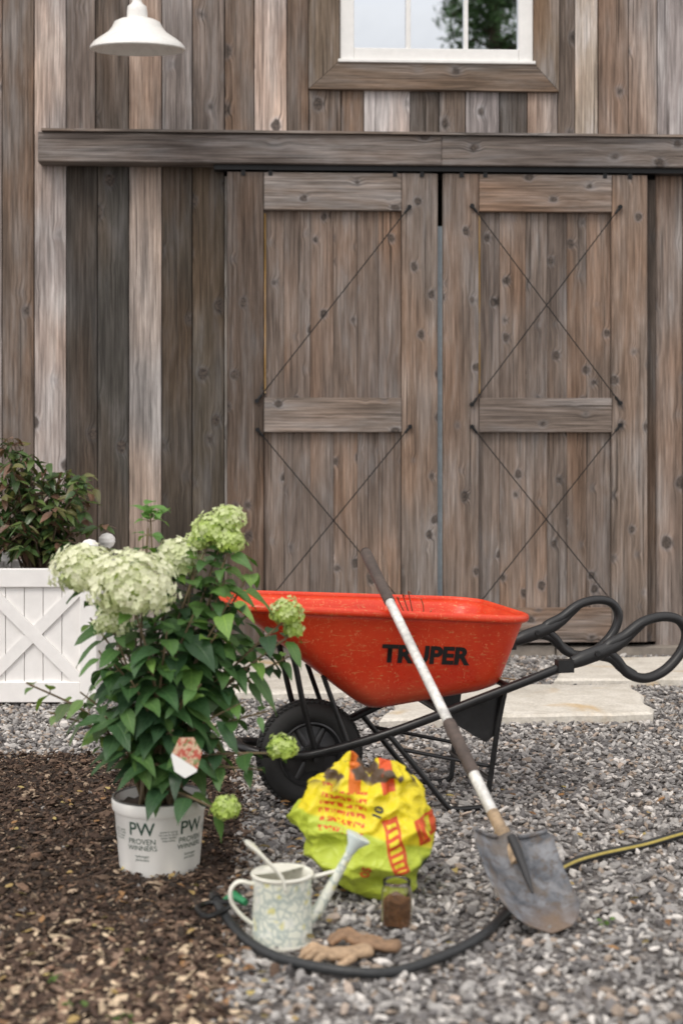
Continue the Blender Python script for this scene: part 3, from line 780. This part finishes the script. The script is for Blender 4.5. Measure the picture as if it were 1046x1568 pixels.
# ================================================================ shovel
shv=empty('shovel')
P1=Vector((.186,4.885,.738)); TIP=Vector((.560,3.79,.012)); D=(TIP-P1).normalized()
pt=lambda s_: P1+(TIP-P1)*s_
m_alu=plain('painted_white_shaft',(.62,.61,.58),.35,.15,.35,45,.05); m_gripd=plain('shovel_grip',(.085,.064,.055),.75,0,.35,60,.3)
m_ash=plain('worn_wood',(.36,.26,.165),.75,0,.5,50,.3)
a=MB()
a.tube([pt(-.27),pt(-.262),pt(-.05)],[.012,.0205,.0195],16,mat=0); a.tube([pt(-.2701),pt(-.268)],.017,16,mat=0)
a.tube([pt(-.05),pt(.40)],.0165,16,mat=1); a.tube([pt(.395),pt(.40),pt(.56),pt(.565)],[.017,.0205,.0205,.017],16,mat=0)
a.tube([pt(.56),pt(.68)],.0175,16,mat=1); a.tube([pt(.678),pt(.74)],[.0182,.0192],16,mat=2); a.tube([pt(.73),pt(.82)],[.0225,.019],16,mat=2)
a.obj('shaft',[m_gripd,m_alu,m_ash],shv)
Wd=D.cross(Vector((0,0,1))).normalized()
if Wd.x<0: Wd=-Wd
Wd=(Matrix.Rotation(math.radians(-9),3,D)@Wd); Nn=Wd.cross(D).normalized()
if Nn.y>0: Nn=-Nn
b=MB(); B0=pt(.755); BL=(TIP-B0).length; V=[];F=[]; nr=18; nc=15
for i in range(nr+1):
    t=i/nr
    if t<.06: hwid=.120+.012*t/.06
    elif t<.55: hwid=.132-.006*(t-.06)
    else: hwid=.129*math.sqrt(max(0,1-((t-.55)/.45)**2.5))
    for j in range(nc):
        x=(j/(nc-1)*2-1); c_=B0+D*(BL*t)+Wd*(x*max(hwid,.003))
        dish=.042*x*x*(hwid/.13)**2-.026*math.sin(math.pi*t)
        frog=.032*math.exp(-(x*5)**2)*max(0,1-t*1.7)
        V.append(c_+Nn*(dish+frog))
for i in range(nr):
    for j in range(nc-1): F.append((i*nc+j,i*nc+j+1,(i+1)*nc+j+1,(i+1)*nc+j))
b.add(V,F)
for sg in (0,1):
    js=range(0,6) if sg==0 else range(9,15)
    b.tube([Vector(V[j])+Nn*.004 for j in js],.007,8)
m_bl,nt,p=new_mat('dirty_steel',Roughness=.6,Metallic=.2); oc=nt.n('ShaderNodeTexCoord').outputs['Object']
f=nt.noise(oc,14,6,.65,.5); g=nt.noise(oc,38,4,.7); w_=nt.noise(oc,7,4,.6,.6)
c=nt.mix(nt.rmap(f,.38,.60,0,1),(.060,.066,.078),(.20,.205,.22)); c=nt.mix(nt.rmap(g,.50,.64,0,.75,True),c,(.11,.085,.068))
c=nt.mix(nt.rmap(w_,.50,.64,0,.7,True),c,(.15,.12,.095))
sz=nt.n('ShaderNodeSeparateXYZ',{0:oc}).outputs[2]; c=nt.mix(nt.rmap(nt.math('ADD',sz,nt.math('MULTIPLY',f,.05)),.035,.085,.85,0),c,(.21,.14,.09))
link(nt,c,p.inputs['Base Color']); link(nt,nt.rmap(g,.4,.6,.45,.8),p.inputs['Roughness']); link(nt,nt.bump(g,.35,.005),p.inputs['Normal'])
bo=b.obj('blade',m_bl,shv,smooth=60); q=bo.modifiers.new('s','SOLIDIFY'); q.thickness=.003
k_=MB(); k_.tube([pt(.765)+Nn*.026,pt(.80)+Nn*.024,pt(.86)+Nn*.012,pt(.90)+Nn*.002],[.013,.014,.010,.003],10); k_.obj('socket_fold',plain('socket_steel',(.05,.05,.052),.6,.5),shv)

# ================================================================ fertiliser bag
bag=empty('fertilizer_bag',(.10,4.19,0))
m_bag,nt,p=new_mat('printed_plastic_bag',Roughness=.45,Specular_IOR_Level=.4); oc=nt.n('ShaderNodeTexCoord').outputs['Object']
ow=nt.vadd(oc,nt.vmul(nt.n('ShaderNodeTexNoise',{'Vector':oc,'Scale':7.0,'Detail':2.0}).outputs[1],(.04,.04,.04)))
s3=nt.n('ShaderNodeSeparateXYZ',{0:ow}); X,Z=s3.outputs[0],s3.outputs[2]
zz=nt.math('ADD',Z,nt.math('MULTIPLY',X,.30))
c=nt.mix(nt.rmap(zz,.220,.230,0,1),(.47,.56,.055),(.74,.61,.02))
def panel(ang,c0,c1,l0,l1,stripes,colr,glyph=True):
    global c
    ca,sa=math.cos(ang),math.sin(ang)
    U=nt.math('ADD',nt.math('MULTIPLY',X,ca),nt.math('MULTIPLY',Z,sa)); Vv=nt.math('SUBTRACT',nt.math('MULTIPLY',Z,ca),nt.math('MULTIPLY',X,sa))
    k=nt.math('MULTIPLY',nt.math('MULTIPLY',nt.rmap(U,c0,c0+.002,0,1),nt.rmap(U,c1,c1+.002,1,0)),nt.math('MULTIPLY',nt.rmap(Vv,l0,l0+.002,0,1),nt.rmap(Vv,l1,l1+.002,1,0)))
    if stripes: k=nt.math('MULTIPLY',k,nt.rmap(nt.math('SINE',nt.math('MULTIPLY',U if stripes>0 else Vv,abs(stripes))),-.3,0,0,1))
    if glyph: k=nt.math('MULTIPLY',k,nt.rmap(nt.noise(nt.vmul(oc,(1,1,.4)),120,1),.45,.50,0,1))
    c=nt.mix(k,c,colr)
RED=(.62,.085,.02)
panel(.30,.105,.150,.08,.235,0,RED,False)
panel(.30,.113,.142,.09,.225,-300,(.74,.61,.03),False)
panel(.30,.190,.26,.13,.20,0,RED,False)
panel(.30,.203,.25,.14,.19,200,(.68,.58,.03),False)
panel(-.12,-.18,-.045,.215,.330,-290,RED,True)
panel(.0,-.060,-.025,.335,.43,0,(.66,.16,.02),False); panel(.15,.085,.125,.32,.43,0,RED,False)
dk=nt.math('MULTIPLY',nt.rmap(X,.145,.16,0,1),nt.rmap(Z,.14,.16,1,0)); c=nt.mix(dk,c,(.025,.05,.03))
bl=nt.noise(ow,9,2); c=nt.mix(nt.math('MULTIPLY',nt.rmap(bl,.54,.57,0,1),nt.rmap(Z,.335,.36,0,1)),c,(.11,.075,.05))
link(nt,c,p.inputs['Base Color'])
vc=nt.n('ShaderNodeTexVoronoi',{'Vector':ow,'Scale':24.0},feature='DISTANCE_TO_EDGE').outputs[0]
cr_=nt.noise(oc,18,4,.6,.4); link(nt,nt.bump(nt.math('ADD',cr_,nt.rmap(vc,0,.2,.35,0)),.5,.010),p.inputs['Normal'])
mb=MB(); NR=80; NS=160; V=[];F=[]
zs=[0,.03,.125,.22,.29,.345,.375]; cxs=[.03,.022,-.008,-.035,-.042,-.03,-.03]; rxs=[.070,.110,.165,.200,.202,.175,.150]; rys=[.09,.12,.145,.14,.115,.075,.045]
for i in range(NR+1):
    v=i/NR
    for j in range(NS):
        a=2*math.pi*j/NS; ca,sa=math.cos(a),math.sin(a)
        if v<.78: z=.375*(v/.78); kin=1
        else:
            q=(v-.78)/.22; z=.375-.11*q; kin=1-.60*q
        zi=z if v<.78 else .375
        cx=np.interp(zi,zs,cxs); rx=np.interp(zi,zs,rxs)*kin; ry=np.interp(zi,zs,rys)*kin
        x=cx+rx*math.copysign(abs(ca)**.8,ca); y=ry*math.copysign(abs(sa)**.8,sa)
        hgt=min(1,max(0,(v-.35)/.45))
        # two raised flaps with a dip between them, slumping at the shoulders
        flap=.030*math.exp(-((x+.075)/.045)**2)+.022*math.exp(-((x-.03)/.045)**2)-.035*math.exp(-((x+.022)/.020)**2)
        z2=z+hgt*hgt*(flap+.006*math.sin(x*85+y*40)) - hgt*.075*max(0,(abs(x+.03)-.10)/.1)
        p_=Vector((x,y,z2)); nd=Vector((ca,sa,0))
        cre=-abs(noise.noise(Vector((x*22,y*22,z*5))))*.045*hgt
        cr2=noise.noise(p_*6+Vector((3,1,2)))*.036+ (abs(noise.noise(p_*9))-.25)*-.055+(abs(noise.noise(p_*22+Vector((5,0,0))))-.25)*-.022+cre
        p_=p_+nd*cr2*min(1,z*12+.15)
        p_.z=max(.004,p_.z+ (noise.noise(p_*14)*.014 if z>.05 else 0))
        V.append(p_)
for i in range(NR):
    for j in range(NS): F.append((i*NS+j,i*NS+(j+1)%NS,(i+1)*NS+(j+1)%NS,(i+1)*NS+j))
F.append(tuple(NR*NS+j for j in range(NS))); F.append(tuple(range(NS-1,-1,-1)))
mb.add(V,F); bbv=mb.bvh(); mb.obj('sack',m_bag,bag,smooth=180)
m_rink=plain('red_print',(.62,.08,.02),.4,0,.1,20,0); m_bink=plain('black_print',(.04,.035,.03),.4,0,.1,20,0)
def bproj(x0,z0,ang):
    c_,s_=math.cos(ang),math.sin(ang)
    def fn(x,y):
        o=Vector((x0+x*c_-y*s_,-.6,z0+x*s_+y*c_)); h=bbv.ray_cast(o,Vector((0,1,0)))
        return None if h[0] is None else h[0]+Vector((0,-.004,0))
    return fn
lettering('10',.036,bproj(.005,.262,1.2),m_bink,'print_d',bag,bold=.0012); lettering('05',.036,bproj(-.03,.105,1.3),m_rink,'print_e',bag,bold=.0010)

# ================================================================ watering can
wc=empty('watering_can',(-.157,3.77,0))
m_can,nt,p=new_mat('floral_enamel',Roughness=.35); oc=nt.n('ShaderNodeTexCoord').outputs['Object']
ds=nt.vadd(oc,nt.vmul(nt.n('ShaderNodeTexNoise',{'Vector':oc,'Scale':30.0}).outputs[1],(.03,.03,.03)))
v1=nt.n('ShaderNodeTexVoronoi',{'Vector':ds,'Scale':42.0},feature='DISTANCE_TO_EDGE').outputs[0]
v2=nt.n('ShaderNodeTexVoronoi',{'Vector':ds,'Scale':30.0})
c=nt.mix(nt.rmap(v1,.02,.16,.85,0),(.70,.72,.62),(.33,.40,.38))
c=nt.mix(nt.rmap(v2.outputs['Distance'],.20,.30,.75,0),c,(.64,.60,.20))
c=nt.mix(nt.rmap(nt.noise(oc,22,2),.56,.62,0,.55),c,(.78,.78,.72))
link(nt,c,p.inputs['Base Color'])
m_mint=plain('mint_enamel',(.60,.68,.66),.35,0,.1,30,.03); m_crm=plain('cream_enamel',(.78,.77,.68),.35,0,.1,30,.03)
a=MB(); a.lathe([(0,.002),(.080,.0),(.083,.004),(.080,.01),(.0765,.14),(.079,.172),(.0785,.180)],56); a.obj('body',m_can,wc,smooth=50)
a=MB(); a.lathe([(.079,.172),(.083,.175),(.0835,.181),(.079,.184),(.074,.181),(.072,.15),(.072,.02),(0,.02)],56)
a.lathe([(.084,.0),(.0855,.004),(.083,.010)],56)
V=[(0,0,.183)]+[(math.cos(t)*.078,math.sin(t)*.078,.183) for t in np.linspace(.6,math.pi+.2,20)]
a.add(V,[(0,i,i+1) for i in range(1,20)])
a.tube(smooth([(.0,-.078,.16),(-.012,-.070,.195),(-.06,-.035,.240),(-.088,.0,.256),(-.070,.045,.240),(-.03,.074,.185)],6),.017,12,flat=(.30,1))
a.tube(smooth([(-.078,.0,.155),(-.115,.0,.162),(-.136,.0,.140),(-.132,.0,.105),(-.105,.0,.07),(-.080,.0,.05)],6),.0095,10,flat=(.6,1))
a.tube([(.075,0,.165),(.145,0,.180)],.005,8)
a.obj('handles_and_trim',m_crm,wc,smooth=60)
a=MB(); a.tube([(.070,0,.055),(.10,0,.085),(.145,0,.165),(.185,0,.235)],[.020,.0165,.0125,.0105],14)
a.obj('spout',m_can,wc,smooth=60)
dd=Vector((.04,0,.07)).normalized()
a=MB(); a.tube([Vector((.180,0,.227)),Vector((.180,0,.227))+dd*.02,Vector((.180,0,.227))+dd*.045,Vector((.180,0,.227))+dd*.050],[.012,.016,.034,.034],20); a.obj('rose',m_mint,wc,smooth=40)
wc.rotation_euler=(0,0,math.radians(8))

# ================================================================ jar
jr=empty('glass_jar',(.150,3.87,0)); 
m_gl,nt,p=new_mat('jar_glass',Roughness=.02); p.inputs['Base Color'].default_value=(.95,.92,.88,1); p.inputs['Transmission Weight'].default_value=1.0; p.inputs['IOR'].default_value=1.4
a=MB(); a.lathe([(0,.0),(.036,.0),(.041,.006),(.042,.10),(.039,.112),(.037,.116),(.0385,.130),(.037,.132),(.0355,.130),(.0345,.116),(.037,.110),(.0395,.10),(.0385,.012),(0,.010)],40); a.obj('glass',m_gl,jr,smooth=60)
a=MB(); a.lathe([(0,.012),(.036,.013),(.0375,.080),(.03,.086),(.0,.089)],40,rf=lambda q,i:(1+.02*math.sin(q*5+i),.004*math.sin(q*3+i))); a.obj('contents',plain('seed_mix',(.20,.10,.045),.9,0,.6,140,.8),jr)

# ================================================================ gloves
m_glv=plain('tan_leather',(.43,.30,.19),.85,0,.35,50,.4); m_glv2=plain('brown_leather',(.28,.175,.105),.85,0,.35,50,.4)
def glove(loc,rot,col_m,flip=1,curl=1.0,sc=.86):
    e=empty('garden_glove',loc); e.rotation_euler=rot; e.scale=(sc,sc,sc)
    def skin(name,chain):
        me=bpy.data.meshes.new(name)
        me.from_pydata([c_[0] for c_ in chain],[(i,i+1) for i in range(len(chain)-1)],[]); ob=bpy.data.objects.new(name,me); C.objects.link(ob); ob.parent=e
        md=ob.modifiers.new('skin','SKIN')
        for i,s_ in enumerate(me.skin_vertices[0].data): s_.radius=chain[i][1]
        me.skin_vertices[0].data[0].use_root=True
        md.use_smooth_shade=True
        ss=ob.modifiers.new('sub','SUBSURF'); ss.levels=2; ss.render_levels=2
        tx=bpy.data.textures.new('creases','CLOUDS'); tx.noise_scale=.014
        dp=ob.modifiers.new('d','DISPLACE'); dp.texture=tx; dp.strength=.007
        me.materials.append(col_m); return ob
    f=flip
    skin('cuff_and_palm',[((-.105,0,.030),(.050,.024)),((-.065,0,.026),(.040,.018)),((-.03,0,.024),(.042,.017)),((.01,0,.027),(.046,.017)),((.035,0,.026),(.040,.013))])
    for i,(y,l,d_) in enumerate(((.037,.066,.35),(.013,.080,.10),(-.013,.074,-.12),(-.036,.056,-.40))):
        y*=f; d_*=f; r=.0118; x0=.045
        h1=.036+.010*curl; 
        skin('finger_%d'%(i+1),[((.015,y*.9,.027),(r,r)),((x0,y,.033),(r,r)),((x0+l*.42,y+d_*l*.42,h1),(r,r)),((x0+l*.78,y+d_*l*.75,h1-.012*curl-.006),(r*.92,r*.92)),((x0+l*.98,y+d_*l*.9,.014),(r*.8,r*.8))])
    skin('thumb',[((-.04,.028*f,.024),(.014,.014)),((-.01,.062*f,.028),(.0130,.0130)),((.022,.082*f,.024),(.0115,.0115)),((.045,.088*f,.015),(.0095,.0095))])
    return e
glove((-.005,3.60,.004),(0,0,math.radians(200)),m_glv,1)
glove((.065,3.655,.012),(.15,-.06,math.radians(165)),m_glv2,-1)

# ================================================================ hose
pts=[(-.355,4.03),(-.33,3.93),(-.285,3.80),(-.235,3.69),(-.155,3.57),(-.04,3.495),(.08,3.475),(.17,3.51),(.28,3.61),(.37,3.74),(.45,3.92),(.55,4.13),(.68,4.35),(.80,4.48),(.98,4.61),(1.18,4.76),(1.6,5.0),(2.3,5.2),(3.2,5.2)]
hp=smooth([(x,y,.025+.003*math.sin(i*1.7)) for i,(x,y) in enumerate(pts)],8)
m_hose=attr_mat('hose_rubber',.45,60,.15)
def hc(i,j):
    if i>94 and j in (3,4): return (.42,.33,.07)
    return (.030,.032,.034)
a=MB(); a.tube(hp,.0130,20,colf=hc)
hz=empty('garden_hose'); a.obj('hose_pipe',m_hose,hz,smooth=60)
e0=Vector(hp[0]); dv=(hp[0]-hp[2]).normalized()
a=MB(); a.tube([e0-dv*.01,e0+dv*.03],.018,14); a.tube([e0+dv*.03,e0+dv*.05],.014,12); a.obj('coupling',m_tube,hz,smooth=40)
a=MB(); a.tube([e0+Vector((.03,-.02,.005)),e0+Vector((.055,-.05,.03)),e0+Vector((.09,-.09,.022))],[.012,.014,.009],12); a.obj('nozzle',plain('green_plastic',(.03,.22,.09),.4),hz,smooth=60)
a=MB(); a.tube(smooth([(-.36,4.0,.03),(-.30,3.92,.05),(-.36,3.86,.035),(-.40,3.95,.03)],5,closed=True),.008,8,closed=True); a.obj('hose_loop',m_tube,hz)

# ================================================================ pine tree behind the viewer (seen in the window glass)
pt_=empty('pine_tree',(3.62,-4.2,0))
a=MB(); a.tube([(0,0,0),(.05,0,4),(0,.05,8),(0,0,12.5)],[.24,.17,.10,.02],10); 
tips_=[]
for i in range(170):
    h=R(2.2,12.2); L=(1-(h/13)**1.4)*R(1.3,2.3)*(.7 if h<4 else 1); an=R(0,6.28)
    q=[Vector((0,0,h)),Vector((math.cos(an)*L*.5,math.sin(an)*L*.5,h+.12)),Vector((math.cos(an)*L,math.sin(an)*L,h-.15))]
    s_=smooth(q,3); a.tube(s_,[.03,.028,.024,.02,.015,.01,.006],5); tips_.append(s_)
a.obj('trunk_and_limbs',m_stem,pt_)
Pn=[]
for s_ in tips_:
    for k in range(180):
        t=R(.15,1)*(len(s_)-1); i=int(t); p_=s_[i].lerp(s_[min(i+1,len(s_)-1)],t-i); Pn.append(p_+Vector((random.gauss(0,.10),random.gauss(0,.10),random.gauss(-.03,.07))))
Pn=np.array([list(q) for q in Pn]); n=len(Pn)
tri=[(np.array([[-1,0,0],[1,0,0],[0,.25,.0],[0,-.25,.05]],float),np.array([[0,2,1],[0,1,3]]))]
Ss=np.repeat(rng.uniform(.05,.10,(n,1)),3,1); cc_=np.array([[.09,.16,.055]])*rng.uniform(.5,1.7,(n,1))
scatter('foliage',Pn,Ss,(rng.uniform(0,6.28,n),rng.normal(0,.6,n),rng.normal(0,.8,n)),cc_,tri,attr_mat('needles',bump=False),parent=pt_)
